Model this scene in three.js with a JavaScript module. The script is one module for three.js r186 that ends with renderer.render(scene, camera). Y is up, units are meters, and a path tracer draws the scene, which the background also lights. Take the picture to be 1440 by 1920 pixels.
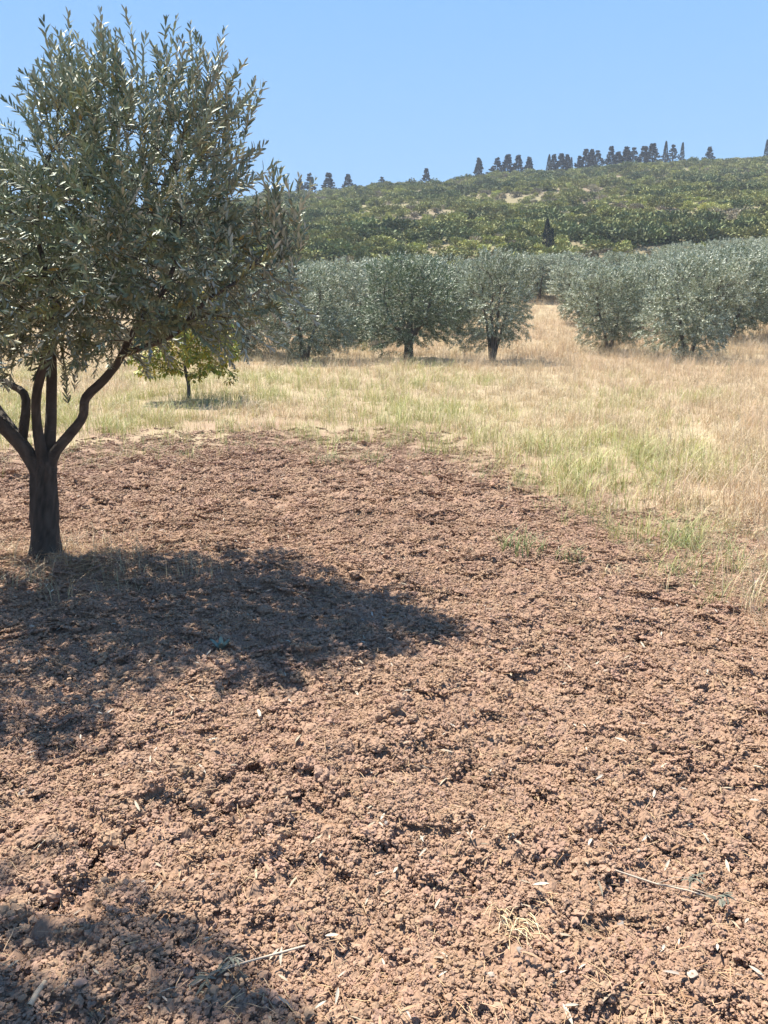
import * as THREE from 'three';
import { createNoise2D, createNoise3D } from 'simplex-noise';

// ---------------------------------------------------------------- camera, sky, sun, exposure
const scene = new THREE.Scene();
const EYE = 1.6, PITCH = 12.95 * Math.PI / 180, FOV = 66;
const camera = new THREE.PerspectiveCamera(FOV, 768 / 1024, 0.05, 3000);
camera.position.set(0, EYE, 0);
camera.rotation.set(-PITCH, 0, 0);

const SUN_FROM = new THREE.Vector3(-0.40, 1.0, -0.385).normalize();
const sun = new THREE.DirectionalLight(new THREE.Color().setRGB(1.0, 0.94, 0.84), 5);
sun.position.copy(SUN_FROM).multiplyScalar(120);
sun.castShadow = true;
sun.shadow.mapSize.set(4096, 4096);
Object.assign(sun.shadow.camera, { left: -60, right: 60, top: 60, bottom: -60, near: 1, far: 400 });
scene.add(sun);

function makeSky() {
  const W = 512, H = 256, data = new Float32Array(W * H * 4);
  const stops = [[-90, .085, .07, .052], [-4, .13, .18, .24], [0, .172, .280, .410], [8, .154, .264, .410], [20, .118, .230, .406], [32, .084, .192, .392], [60, .040, .112, .28], [90, .028, .082, .22]];
  for (let j = 0; j < H; j++) {
    const el = ((j + .5) / H - .5) * 180;
    let k = 0; while (k < stops.length - 2 && el > stops[k + 1][0]) k++;
    const a = stops[k], b = stops[k + 1], t = Math.min(1, Math.max(0, (el - a[0]) / (b[0] - a[0])));
    for (let i = 0; i < W; i++) {
      const o = (j * W + i) * 4;
      for (let c = 0; c < 3; c++) data[o + c] = a[c + 1] + (b[c + 1] - a[c + 1]) * t;
      data[o + 3] = 1;
    }
  }
  const t = new THREE.DataTexture(data, W, H, THREE.RGBAFormat, THREE.FloatType);
  t.mapping = THREE.EquirectangularReflectionMapping; t.magFilter = THREE.LinearFilter; t.needsUpdate = true;
  return t;
}
const skyTexture = makeSky();
scene.background = skyTexture; scene.environment = skyTexture;
const renderer = new THREE.WebGLRenderer({ antialias: true });
renderer.toneMapping = THREE.LinearToneMapping;
renderer.toneMappingExposure = 2.5;
renderer.shadowMap.enabled = true;
scene.fog = new THREE.FogExp2(new THREE.Color().setRGB(.80, .88, 1.0), 0.0005);

// ---------------------------------------------------------------- helpers
function rngOf(seed) { let s = seed | 0; return () => { s = (s + 0x6d2b79f5) | 0; let t = Math.imul(s ^ (s >>> 15), 1 | s); t = (t + Math.imul(t ^ (t >>> 7), 61 | t)) ^ t; return ((t ^ (t >>> 14)) >>> 0) / 4294967296; }; }
const R0 = rngOf(11);
const n2 = createNoise2D(rngOf(5)), n3 = createNoise3D(rngOf(6)), n2b = createNoise2D(rngOf(7));
const V = (x, y, z) => new THREE.Vector3(x, y, z);
const clamp = (x, a = 0, b = 1) => Math.min(b, Math.max(a, x));
const sm = (a, b, x) => { const t = clamp((x - a) / (b - a)); return t * t * (3 - 2 * t); };
const lerp = (a, b, t) => a + (b - a) * t;
const range = (r, a, b) => a + (b - a) * r();
const pick = (r, list) => list[Math.floor(r() * list.length) % list.length];
const taken = new Map();
function numbered(name) { const n = taken.get(name) ?? 0; taken.set(name, n + 1); return n ? name + '_' + String(n).padStart(3, '0') : name; }
function shadowed(o) { o.traverse((c) => { if (c.isMesh) { c.castShadow = true; c.receiveShadow = true; } }); return o; }
function thing(name, label, category, position, group) {
  const o = new THREE.Group(); o.name = numbered(name); if (position) o.position.copy(position);
  o.userData = { label, category }; if (group) o.userData.group = group;
  scene.add(o); return o;
}
function part(name, geometry, material, parent, kind) {
  const m = new THREE.Mesh(geometry, material); m.name = name; if (kind) m.userData.kind = kind; shadowed(m); parent.add(m); return m;
}
function single(name, label, category, geometry, material, position, group) {
  const m = new THREE.Mesh(geometry, material); m.name = numbered(name); m.userData = { label, category }; if (group) m.userData.group = group;
  if (position) m.position.copy(position); shadowed(m); scene.add(m); return m;
}
// collects triangles with vertex colours
class MB {
  constructor() { this.p = []; this.c = []; this.i = []; }
  v(x, y, z, c) { this.p.push(x, y, z); this.c.push(c[0], c[1], c[2]); return this.p.length / 3 - 1; }
  t(a, b, c) { this.i.push(a, b, c); }
  q(a, b, c, d) { this.i.push(a, b, c, a, c, d); }
  build(flat = false) {
    let g = new THREE.BufferGeometry();
    g.setAttribute('position', new THREE.Float32BufferAttribute(this.p, 3));
    g.setAttribute('color', new THREE.Float32BufferAttribute(this.c, 3));
    g.setIndex(this.i);
    if (flat) g = g.toNonIndexed();
    g.computeVertexNormals();
    return g;
  }
}
const vary = (r, c, k) => { const f = 1 + (r() - .5) * 2 * k; return [c[0] * f * (1 + (r() - .5) * k * .5), c[1] * f, c[2] * f * (1 + (r() - .5) * k * .5)]; };
const mixc = (a, b, t) => [lerp(a[0], b[0], t), lerp(a[1], b[1], t), lerp(a[2], b[2], t)];
const perp = (d) => { const a = Math.abs(d.y) < .9 ? V(0, 1, 0) : V(1, 0, 0); return a.cross(d).normalize(); };

// a tapered, slightly lumpy tube along points
function tube(mb, pts, radii, sides, color, lump = 0, seed = 0, mod = null) {
  let u = null, rows = [];
  for (let k = 0; k < pts.length; k++) {
    const d = (k === 0 ? pts[1].clone().sub(pts[0]) : k === pts.length - 1 ? pts[k].clone().sub(pts[k - 1]) : pts[k + 1].clone().sub(pts[k - 1])).normalize();
    if (!u) u = perp(d); else u.addScaledVector(d, -u.dot(d)).normalize();
    const w = d.clone().cross(u), row = [];
    for (let s = 0; s < sides; s++) {
      const a = s / sides * Math.PI * 2, cx = Math.cos(a), sx = Math.sin(a);
      let r = radii[k];
      const p = pts[k].clone();
      if (lump) r *= 1 + lump * (n3(cx * 1.3 + seed, sx * 1.3, p.y * 4 + seed) + .6 * n3(cx * 3.1 + seed, sx * 3.1, p.y * 9) + .35 * n3(cx * 7 + seed, sx * 7, p.y * 7));
      if (mod) r *= mod(a, p.y);
      p.addScaledVector(u, cx * r).addScaledVector(w, sx * r);
      row.push(mb.v(p.x, p.y, p.z, typeof color === 'function' ? color(p, a) : color));
    }
    rows.push(row);
  }
  for (let k = 0; k + 1 < rows.length; k++) for (let s = 0; s < sides; s++) { const e = (s + 1) % sides; mb.q(rows[k][s], rows[k][e], rows[k + 1][e], rows[k + 1][s]); }
  const e = pts[pts.length - 1], tip = mb.v(e.x, e.y, e.z, typeof color === 'function' ? color(e, 0) : color), L = rows[rows.length - 1];
  for (let s = 0; s < sides; s++) mb.t(L[s], L[(s + 1) % sides], tip);
}
function smoothLine(pts, radii, n) {
  const c = new THREE.CatmullRomCurve3(pts, false, 'centripetal'), P = [], Q = [];
  for (let k = 0; k <= n; k++) { const t = k / n, f = t * (radii.length - 1), i = Math.min(radii.length - 2, Math.floor(f)); P.push(c.getPoint(t)); Q.push(lerp(radii[i], radii[i + 1], f - i)); }
  return [P, Q];
}
// where the photographed point at (px, py) of the 1440 x 1920 frame lies, at a horizontal depth
const F = 960 / Math.tan(FOV * Math.PI / 360), SP = Math.sin(PITCH), CP = Math.cos(PITCH);
function at(px, py, depth) {
  const u = (px - 720) / F, v = (960 - py) / F, x = u, y = v * CP - SP, z = -v * SP - CP, k = depth / -z;
  return V(x * k, EYE + y * k, -depth);
}

// ---------------------------------------------------------------- terrain height
const PROFILE = [[-60, -.4], [-20, -.1], [0, 0], [6, 0], [12, .08], [20, .26], [30, .62], [45, 1.8], [60, 3.5], [80, 6.3], [100, 9.6]];
function alongProfile(d) {
  if (d <= PROFILE[0][0]) return PROFILE[0][1];
  let k = 0; while (k < PROFILE.length - 2 && d > PROFILE[k + 1][0]) k++;
  const p = (i) => PROFILE[Math.min(PROFILE.length - 1, Math.max(0, i))], a = p(k), b = p(k + 1);
  const ma = (b[1] - p(k - 1)[1]) / Math.max(1e-6, b[0] - p(k - 1)[0]), mb = (p(k + 2)[1] - a[1]) / Math.max(1e-6, p(k + 2)[0] - a[0]);
  const L = b[0] - a[0], t = clamp((d - a[0]) / L), t2 = t * t, t3 = t2 * t;
  return (2 * t3 - 3 * t2 + 1) * a[1] + (t3 - 2 * t2 + t) * L * ma + (-2 * t3 + 3 * t2) * b[1] + (t3 - t2) * L * mb;
}
const RIDGE_D = 280;
const RIDGE = [[-320, 8], [-260, 15], [-140, 30], [-80, 36.5], [-47, 40.4], [-31, 43.6], [0, 46.3], [35, 49.6], [74, 52.0], [141, 56.0], [260, 58], [340, 56]];
function ridgeH(x) {
  let k = 0; while (k < RIDGE.length - 2 && x > RIDGE[k + 1][0]) k++;
  const a = RIDGE[k], b = RIDGE[k + 1];
  return lerp(a[1], b[1], clamp((x - a[0]) / (b[0] - a[0]))) + .4 * n2b(x * .03, 3.3) + .35 * n2b(x * .09, 9.1);
}
function baseH(x, d) {
  let h = alongProfile(Math.min(d, 100));
  h += sm(30, 75, d) * clamp(x, -80, 80) * .028;
  if (d > 90) {
    const r = clamp(ridgeH(clamp(x, -260, 320)), 8, 62), t = clamp((d - 90) / (RIDGE_D - 90)), h0 = alongProfile(90) + clamp(x, -80, 80) * .028;
    const ease = .30 * t + .70 * (1 - Math.pow(1 - t, 1.75)) - .10 * Math.sin(t * Math.PI) ** 2;
    h = lerp(h0, r, ease) + 1.1 * Math.sin(t * Math.PI) * (n2(x * .02, d * .02) + .5 * n2(x * .06, d * .06));
    const terrace = sm(126, 134, d) * (1 - sm(140, 150, d)) * (1 - sm(20, 60, x));
    h -= terrace * 1.2;
    if (d > RIDGE_D) h = r - Math.pow(d - RIDGE_D, 1.25) * .10;
  }
  return h;
}
// edge of the tilled plot, as depth for each x
const EDGE = [[-40, 6.5], [-8, 7.2], [-5.2, 8.0], [-3.1, 9.5], [-1.6, 10.7], [-.7, 9.5], [.5, 9.2], [1.1, 8.2], [1.45, 6.7], [1.8, 5.4], [2.4, 4.4], [5, 3.5], [40, 2.9]];
function edgeD(x) {
  let k = 0; while (k < EDGE.length - 2 && x > EDGE[k + 1][0]) k++;
  const a = EDGE[k], b = EDGE[k + 1], t = clamp((x - a[0]) / (b[0] - a[0]));
  return lerp(a[1], b[1], t) + .35 * n2(x * 1.1, 40) + .18 * n2(x * 3.3, 41);
}
const past = (x, d) => d - edgeD(x);                     // metres beyond the tilled plot
const TRUNK = at(88, 1072, 5.22);
function relief(x, d) {
  const r = Math.hypot(x, d - 3);
  if (r > 60) return 0;
  const m = 1 - sm(-.6, .8, past(x, d)), t = Math.hypot(x - TRUNK.x, d + TRUNK.z);
  let h = .018 * n2(x * .9, d * .9) + .010 * n2(x * 2.3, d * 2.3);
  if (m > 0 && r < 16) {
    const cl = 1 - Math.abs(n2(x * 3.1 + 7, d * 3.1)), c2 = 1 - Math.abs(n2b(x * 7.3, d * 7.3));
    const off = d - (2.85 + .72 * x), rough = .40 + 1.25 * Math.exp(-off * off / .12) * sm(-1.6, -.8, x) * (1 - sm(.3, .9, x)) + .45 * sm(.1, .8, n2(x * .7 + 50, d * .7)), pit = sm(.55, .8, n2b(x * 4.1 + 80, d * 4.1)), hump = sm(.5, .85, n2(x * 3.6 + 17, d * 4.4));
    h += m * (.036 * n2b(x * 1.3, d * 1.3) + .034 * (cl * cl - .4) + .034 * (c2 * c2 - .4) * rough - .045 * pit * rough + .034 * hump * rough + .012 * n2(x * 15, d * 15) + .006 * n2b(x * 37, d * 37));
  }
  h += .085 * Math.exp(-t * t / .36);
  return h;
}
const H = (x, d) => baseH(x, d) + relief(x, d);
const onGround = (x, d, lift = 0) => V(x, H(x, d) + lift, -d);

// ---------------------------------------------------------------- textures (grain only)
function grainTexture(size, f, seed, lo, hi, stretch = 1) {
  const r = rngOf(seed), a = createNoise3D(r), data = new Uint8Array(size * size * 4);
  const tiled = (u, v, k) => { const A = u * Math.PI * 2, B = v * Math.PI * 2; return a(Math.cos(A) * k + 7 * Math.cos(B) * k * .31, Math.sin(A) * k + 5 * Math.sin(B) * k * .27, Math.sin(B) * k * stretch + Math.cos(B) * k * .61); };
  for (let j = 0; j < size; j++) for (let i = 0; i < size; i++) {
    const u = i / size, v = j / size;
    let s = 0, w = 0; for (const [k, g] of f) { s += g * tiled(u, v, k); w += g; }
    const t = clamp(.5 + .75 * s / w + (r() - .5) * .18), b = Math.round(255 * lerp(lo, hi, t)), o = (j * size + i) * 4;
    data[o] = data[o + 1] = data[o + 2] = b; data[o + 3] = 255;
  }
  const t = new THREE.DataTexture(data, size, size); t.wrapS = t.wrapT = THREE.RepeatWrapping; t.magFilter = THREE.LinearFilter; t.needsUpdate = true;
  return t;
}
const soilGrain = grainTexture(512, [[6, .5], [19, .8], [45, 1]], 21, .72, 1.0); soilGrain.colorSpace = THREE.NoColorSpace;
const soilBump = grainTexture(512, [[10, .6], [30, 1], [60, 1]], 22, 0, 1);
const barkBump = grainTexture(512, [[4, .7], [14, 1], [34, .8]], 23, 0, 1, .35);

// ---------------------------------------------------------------- materials
const SOIL = [.302, .192, .126];
const M = {
  ground: new THREE.MeshStandardMaterial({ vertexColors: true, roughness: .97, map: soilGrain, bumpMap: soilBump, bumpScale: .012 }),
  soil: new THREE.MeshStandardMaterial({ vertexColors: true, roughness: .97 }),
  bark: new THREE.MeshStandardMaterial({ vertexColors: true, roughness: .92, bumpMap: barkBump, bumpScale: .012 }),
  twig: new THREE.MeshStandardMaterial({ vertexColors: true, roughness: .85 }),
  leaf: new THREE.MeshPhysicalMaterial({ vertexColors: true, roughness: .56, side: THREE.DoubleSide }),
  farLeaf: new THREE.MeshPhysicalMaterial({ vertexColors: true, roughness: .55, transmission: .28, thickness: 0, side: THREE.DoubleSide }),
  softLeaf: new THREE.MeshPhysicalMaterial({ vertexColors: true, roughness: .7, transmission: .5, thickness: 0, side: THREE.DoubleSide }),
  shrub: new THREE.MeshPhysicalMaterial({ vertexColors: true, roughness: .85, side: THREE.DoubleSide }),
  needle: new THREE.MeshStandardMaterial({ vertexColors: true, roughness: .85, side: THREE.DoubleSide }),
  grass: new THREE.MeshPhysicalMaterial({ vertexColors: true, roughness: .75, transmission: .3, thickness: 0, side: THREE.DoubleSide }),
  litter: new THREE.MeshStandardMaterial({ vertexColors: true, roughness: .7, side: THREE.DoubleSide }),
  stone: new THREE.MeshStandardMaterial({ vertexColors: true, roughness: .9 }),
};

// ---------------------------------------------------------------- the ground: one sheet
function buildGround() {
  const axis = (lo, a, b, hi, step, grow) => {
    const mid = []; for (let x = a; x <= b + 1e-9; x += step) mid.push(x);
    const up = []; for (let x = b, s = step; x < hi;) { s = Math.max(step, step + (x - b) * grow); x += s; up.push(x); }
    const dn = []; for (let x = a, s = step; x > lo;) { s = Math.max(step, step + (a - x) * grow); x -= s; dn.push(x); }
    return [...dn.reverse(), ...mid, ...up];
  };
  const xs = axis(-900, -2.6, 2.6, 900, .019, .032), ds = axis(-300, .9, 6, 900, .019, .022);
  const nx = xs.length, nd = ds.length, pos = new Float32Array(nx * nd * 3), col = new Float32Array(nx * nd * 3), uv = new Float32Array(nx * nd * 2);
  const straw = [.42, .335, .20], red = [.35, .235, .15], hillDry = [.25, .195, .11], hillGreen = [.20, .195, .072];
  for (let j = 0, o = 0; j < nd; j++) for (let i = 0; i < nx; i++, o++) {
    const x = xs[i], d = ds[j];
    pos[o * 3] = x; pos[o * 3 + 1] = H(x, d); pos[o * 3 + 2] = -d; uv[o * 2] = x / 1.7; uv[o * 2 + 1] = d / 1.7;
    const p = past(x, d), grain = .5 + .5 * n2(x * 2.1, d * 2.1) * .6 + .2 * n2b(x * 6, d * 6);
    let c = mixc([SOIL[0] * .93, SOIL[1] * .92, SOIL[2] * .92], [SOIL[0] * 1.07, SOIL[1] * 1.06, SOIL[2] * 1.06], clamp(.5 + .5 * n2(x * 1.7 + 30, d * 1.7)));
    if (p > -.6) {
      const patch = clamp(.5 + .6 * n2(x * .45 + 9, d * .45) + .3 * n2(x * 1.6, d * 1.6));
      const s = sm(-.2, 5.2, p + (patch - .5) * 4.0 + (grain - .5) * 1.5);
      c = mixc(c, mixc(straw, red, clamp(.25 + .5 * n2(x * .13, d * .13) + .2 * (grain - .5))), s * .92);
    }
    if (d > 70) {
      const h = sm(75, 110, d), g = clamp(.45 + .5 * n2(x * .03, d * .035) + .35 * n2(x * .11, d * .12));
      c = mixc(c, mixc([.225, .148, .097], [.215, .165, .10], clamp(.5 + .7 * n2(x * .2, d * .2) + .3 * n2b(x * .8, d * .8))), sm(66, 84, d));
      c = mixc(c, mixc(hillDry, hillGreen, g), h);
      const bare = clamp(sm(.45, .75, n2b(x * .035 + 4, d * .05)) + sm(126, 131, d) * (1 - sm(138, 146, d)) * (1 - sm(25, 55, x)) * .8);
      c = mixc(c, mixc([.215, .15, .098], [.23, .175, .105], clamp(.5 + .8 * n2(x * .4, d * .4))), bare * h * .8);
    }
    col[o * 3] = c[0]; col[o * 3 + 1] = c[1]; col[o * 3 + 2] = c[2];
  }
  const idx = new Uint32Array((nx - 1) * (nd - 1) * 6);
  for (let j = 0, o = 0; j + 1 < nd; j++) for (let i = 0; i + 1 < nx; i++) { const a = j * nx + i, b = a + 1, c = a + nx, e = c + 1; idx.set([a, b, e, a, e, c], o); o += 6; }
  const g = new THREE.BufferGeometry();
  g.setAttribute('position', new THREE.BufferAttribute(pos, 3)); g.setAttribute('color', new THREE.BufferAttribute(col, 3)); g.setAttribute('uv', new THREE.BufferAttribute(uv, 2));
  g.setIndex(new THREE.BufferAttribute(idx, 1)); g.computeVertexNormals();
  const m = new THREE.Mesh(g, M.ground); m.name = 'ground'; m.userData = { kind: 'structure', label: 'brown tilled soil rising to a dry field and a scrubby hillside', category: 'ground' };
  m.receiveShadow = true; m.castShadow = true; scene.add(m);
}
buildGround();

// ---------------------------------------------------------------- instanced stuff
function stuff(name, label, category, geometry, material, places, parent) {
  const m = new THREE.InstancedMesh(geometry, material, places.length);
  m.name = parent ? name : numbered(name); m.userData = parent ? { kind: 'stuff' } : { kind: 'stuff', label, category };
  const q = new THREE.Quaternion(), e = new THREE.Euler(), mat = new THREE.Matrix4(), c = new THREE.Color(), sc = new THREE.Vector3();
  places.forEach((p, k) => {
    if (p.q) q.copy(p.q); else q.setFromEuler(e.set(p.rx ?? 0, p.ry ?? 0, p.rz ?? 0, 'YXZ'));
    if (p.s3) sc.copy(p.s3); else sc.setScalar(p.s);
    m.setMatrixAt(k, mat.compose(p.p, q, sc));
    m.setColorAt(k, c.setRGB(...(p.c ?? [1, 1, 1])));
  });
  shadowed(m); (parent ?? scene).add(m); return m;
}
const tone = (r, k) => { const f = 1 + (r() - .5) * 2 * k; return [f, f * (1 + (r() - .5) * .06), f * (1 + (r() - .5) * .10)]; };

// ---------------------------------------------------------------- soil crumbs and clods
const ICO0 = new THREE.IcosahedronGeometry(1, 1), ICO2 = new THREE.IcosahedronGeometry(1, 3);
function lumpOnto(mb, ico, centre, r3, seed, rough, color) {
  // welded lump: equal corners move alike because the noise depends on direction only
  const a = ico.attributes.position, base = mb.p.length / 3;
  for (let k = 0; k < a.count; k++) {
    const x = a.getX(k), y = a.getY(k), z = a.getZ(k);
    const s = 1 + rough * (n3(x * 1.2 + seed, y * 1.2 + seed * .7, z * 1.2) + .6 * n3(x * 2.9 + seed, y * 2.9, z * 2.9 + seed) + .35 * n3(x * 6.5, y * 6.5 + seed, z * 6.5));
    mb.v(centre.x + x * r3.x * s, centre.y + y * r3.y * s, centre.z + z * r3.z * s, color);
  }
  for (let k = 0; k < a.count; k += 3) mb.t(base + k, base + k + 1, base + k + 2);
}
function crumbCluster(seed, n, spread, lo, hi) {
  const r = rngOf(seed), mb = new MB();
  for (let k = 0; k < n; k++) {
    const s = lo + (hi - lo) * Math.pow(r(), 3.2), a = r() * 6.283, q = Math.sqrt(r()) * spread;
    lumpOnto(mb, ICO0, V(Math.cos(a) * q, s * range(r, -.4, .4), Math.sin(a) * q), V(s * range(r, .65, 1.5), s * range(r, .5, 1), s * range(r, .65, 1.5)), r() * 90, .42, vary(r, SOIL, .07));
  }
  return mb.build();
}
// a lump made of many crumbs stuck together
function aggregate(seed, n, R, flat, lo, hi) {
  const r = rngOf(seed), mb = new MB(), core = V(R * .8, R * flat * .8, R * .7);
  lumpOnto(mb, ICO2, V(0, 0, 0), core, seed, .22, SOIL);
  for (let k = 0; k < n; k++) {
    const v = V(r() * 2 - 1, r() * 1.5 - .5, r() * 2 - 1).normalize(), e = 1 + .22 * (n3(v.x * 1.2 + seed, v.y * 1.2 + seed * .7, v.z * 1.2) + .6 * n3(v.x * 2.9 + seed, v.y * 2.9, v.z * 2.9 + seed)), s = lo + (hi - lo) * Math.pow(r(), 2.2);
    lumpOnto(mb, ICO0, V(v.x * core.x * e, v.y * core.y * e, v.z * core.z * e), V(s, s * range(r, .7, 1), s * range(r, .8, 1.3)), r() * 90, .4, vary(r, SOIL, .07));
  }
  return mb.build();
}
{
  const r = rngOf(100);
  const clusters = [0, 1, 2, 3, 4, 5].map((k) => crumbCluster(200 + k, 96, .060, .0018, .0086)), coarse = [0, 1, 2, 3, 4, 5].map((k) => aggregate(240 + k, 46, .030, range(r, .5, .75), .003, .0095));
  const lists = clusters.map(() => []), lists2 = coarse.map(() => []);
  const spot = (dlo, dhi) => { const d = range(r, dlo, dhi); return [range(r, -1, 1) * (.60 * d + .9), d]; };
  const put = (list, n, dlo, dhi, slo, shi) => {
    for (let k = 0; k < n; k++) {
      const [x, d] = spot(dlo, dhi), p = past(x, d); if (p > 5 * r() * r() - .05 || r() > 1.05 * d / dhi + .0) continue;
      const s = range(r, slo, shi);
      pick(r, list).push({ p: onGround(x, d, -.002 * s), ry: r() * 6.283, rx: range(r, -.35, .35), rz: range(r, -.35, .35), s, c: tone(r, .07) });
    }
  };
  put(lists, 14000, .9, 3.2, .8, 1.15); put(lists, 24000, 3, 7, .9, 1.5); put(lists, 15000, 6.5, 12.5, 1.2, 2.2);
  put(lists2, 700, .9, 3.2, .25, 1.1); put(lists2, 1700, 3, 7, .3, 1.1); put(lists2, 1500, 6.5, 12, .4, 1.1);
  for (let k = 0; k < 420; k++) { const x = range(r, -1.5, .6), d = 2.85 + .72 * x + (r() + r() - 1) * .42; if (d < 1.2) continue; const s = .3 + 1.5 * Math.pow(r(), 2.5); pick(r, lists2).push({ p: onGround(x, d, .004), ry: r() * 6.283, rx: range(r, -.4, .4), rz: range(r, -.4, .4), s, c: tone(r, .07) }); }
  const lab = 'fine crumbs of tilled brown soil covering the plot', lab2 = 'coarse lumps of tilled brown soil scattered over the plot';
  clusters.forEach((g, k) => stuff('soil_crumbs', lab, 'soil', g, M.soil, lists[k]));
  coarse.forEach((g, k) => stuff('coarse_soil_lumps', lab2, 'soil', g, M.soil, lists2[k]));
}

// ---------------------------------------------------------------- leaves and shoots
const TOP = [.172, .204, .112], UNDER = [.40, .43, .34];
function leafOnto(mb, p, dir, up, len, wid, curl, top, under) {
  // a lance-shaped leaf folded along its midrib, its dark face and its pale face half a millimetre apart
  const side = dir.clone().cross(up).normalize(), nrm = side.clone().cross(dir).normalize();
  const T = [0, .22, .5, .78, 1], Wd = [.10, .78, 1, .70, 0];
  for (const [face, color] of [[1, top], [-1, under]]) {
    const L = [], C = [], Rr = [];
    T.forEach((t, k) => {
      const q = p.clone().addScaledVector(dir, len * t).addScaledVector(nrm, -curl * len * t * t + face * .00025), w = wid * .5 * Wd[k];
      const e = q.clone().addScaledVector(nrm, w * .35);
      C.push(mb.v(q.x, q.y, q.z, color));
      L.push(mb.v(e.x - side.x * w, e.y - side.y * w, e.z - side.z * w, color)); Rr.push(mb.v(e.x + side.x * w, e.y + side.y * w, e.z + side.z * w, color));
    });
    for (let k = 0; k < 4; k++) { if (face > 0) { mb.q(L[k], C[k], C[k + 1], L[k + 1]); mb.q(C[k], Rr[k], Rr[k + 1], C[k + 1]); } else { mb.q(L[k + 1], C[k + 1], C[k], L[k]); mb.q(C[k + 1], Rr[k + 1], Rr[k], C[k]); } }
  }
}
function shootGeometry(seed, length, gap, opt = {}) {
  // a twig along +y with opposite pairs of leaves, each pair a quarter turn from the last
  const r = rngOf(seed), mb = new MB(), pts = [], bend = range(r, -.16, .16), bend2 = range(r, -.16, .16);
  const on = (t) => V(bend * t * t * length, t * length, bend2 * t * t * length);
  for (let k = 0; k <= 4; k++) pts.push(on(k / 4));
  tube(mb, pts, [.0017, .0015, .0013, .0010, .0006], 3, [.12, .11, .075]);
  let turn = r() * 6;
  for (let y = gap * .6; y < length; y += gap * range(r, .8, 1.2), turn += Math.PI / 2 + range(r, -.3, .3)) {
    const t = y / length, b = on(t), fade = t > .8 ? lerp(1, .45, (t - .8) / .2) : 1;
    for (const s of [0, Math.PI]) {
      if (r() < .07) continue;
      const a = turn + s, open = range(r, .45, .95) * (t > .85 ? .55 : 1);
      const out = V(Math.cos(a), 0, Math.sin(a)), dir = out.clone().multiplyScalar(Math.sin(open)).add(V(0, Math.cos(open), 0)).normalize();
      const up = V(0, 1, 0).addScaledVector(out, -.4).add(V(range(r, -.5, .5), 0, range(r, -.5, .5)));
      const len = (opt.len ?? .054) * range(r, .72, 1.25) * fade;
      const yellow = r() < (opt.yellow ?? .012);
      leafOnto(mb, b, dir, up, len, (opt.wid ?? .0142) * range(r, .8, 1.15) * Math.sqrt(fade), range(r, -.08, .22), yellow ? [.38, .25, .06] : vary(r, opt.top ?? TOP, .22), yellow ? [.42, .30, .10] : vary(r, opt.under ?? UNDER, .18));
    }
  }
  return mb.build();
}
const SHOOTS = [[.20, .019], [.24, .020], [.28, .021], [.32, .022], [.16, .017], [.22, .0185]].map(([l, g], k) => shootGeometry(300 + k, l, g));

// ---------------------------------------------------------------- growing a tree: limbs first, then branches that reach for points in the crown
function grow(chains, targets, { step, reach, kill, rounds }) {
  const nodes = [];
  for (const c of chains) {
    let prev = c.from ?? -1;
    c.nodes = [];
    c.pts.forEach((p, k) => { if (k === 0 && prev >= 0) { c.nodes.push(prev); return; } nodes.push({ p, parent: prev, fixed: c.radii[k], chain: c }); prev = nodes.length - 1; c.nodes.push(prev); });
  }
  const near = targets.map((p) => { const a = { p, n: -1, d: 1e9 }; nodes.forEach((q, i) => { const e = p.distanceToSquared(q.p); if (e < a.d) { a.d = e; a.n = i; } }); return a; });
  let live = near;
  for (let k = 0; k < rounds && live.length; k++) {
    const pull = new Map();
    for (const a of live) if (a.d < reach * reach) { const q = nodes[a.n].p; let v = pull.get(a.n); if (!v) pull.set(a.n, v = V(0, 0, 0)); v.add(a.p.clone().sub(q).normalize()); }
    const made = [];
    for (const [i, v] of pull) {
      if (v.lengthSq() < 1e-4) v.set(.3, 1, .2);
      const q = nodes[i], d = v.normalize();
      if (q.parent >= 0) d.addScaledVector(q.p.clone().sub(nodes[q.parent].p).normalize(), .35);
      d.add(V(n3(q.p.x * 9, q.p.y * 9, q.p.z * 9) * .35, n3(q.p.x * 9 + 40, q.p.y * 9, q.p.z * 9) * .25 + .05, n3(q.p.x * 9, q.p.y * 9 + 40, q.p.z * 9) * .35)).normalize();
      const p = q.p.clone().addScaledVector(d, step);
      if (q.last && q.last.distanceTo(p) < step * .3) continue;
      q.last = p; nodes.push({ p, parent: i }); made.push(nodes.length - 1);
    }
    if (!made.length) break;
    for (const a of live) for (const i of made) { const e = a.p.distanceToSquared(nodes[i].p); if (e < a.d) { a.d = e; a.n = i; } }
    live = live.filter((a) => a.d > kill * kill);
  }
  nodes.forEach((n) => { n.kids = []; n.w = 0; });
  for (let i = nodes.length - 1; i >= 0; i--) { const n = nodes[i]; if (n.w === 0) n.w = 1; if (n.parent >= 0) { nodes[n.parent].w += n.w; nodes[n.parent].kids.push(i); } }
  return nodes;
}
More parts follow.
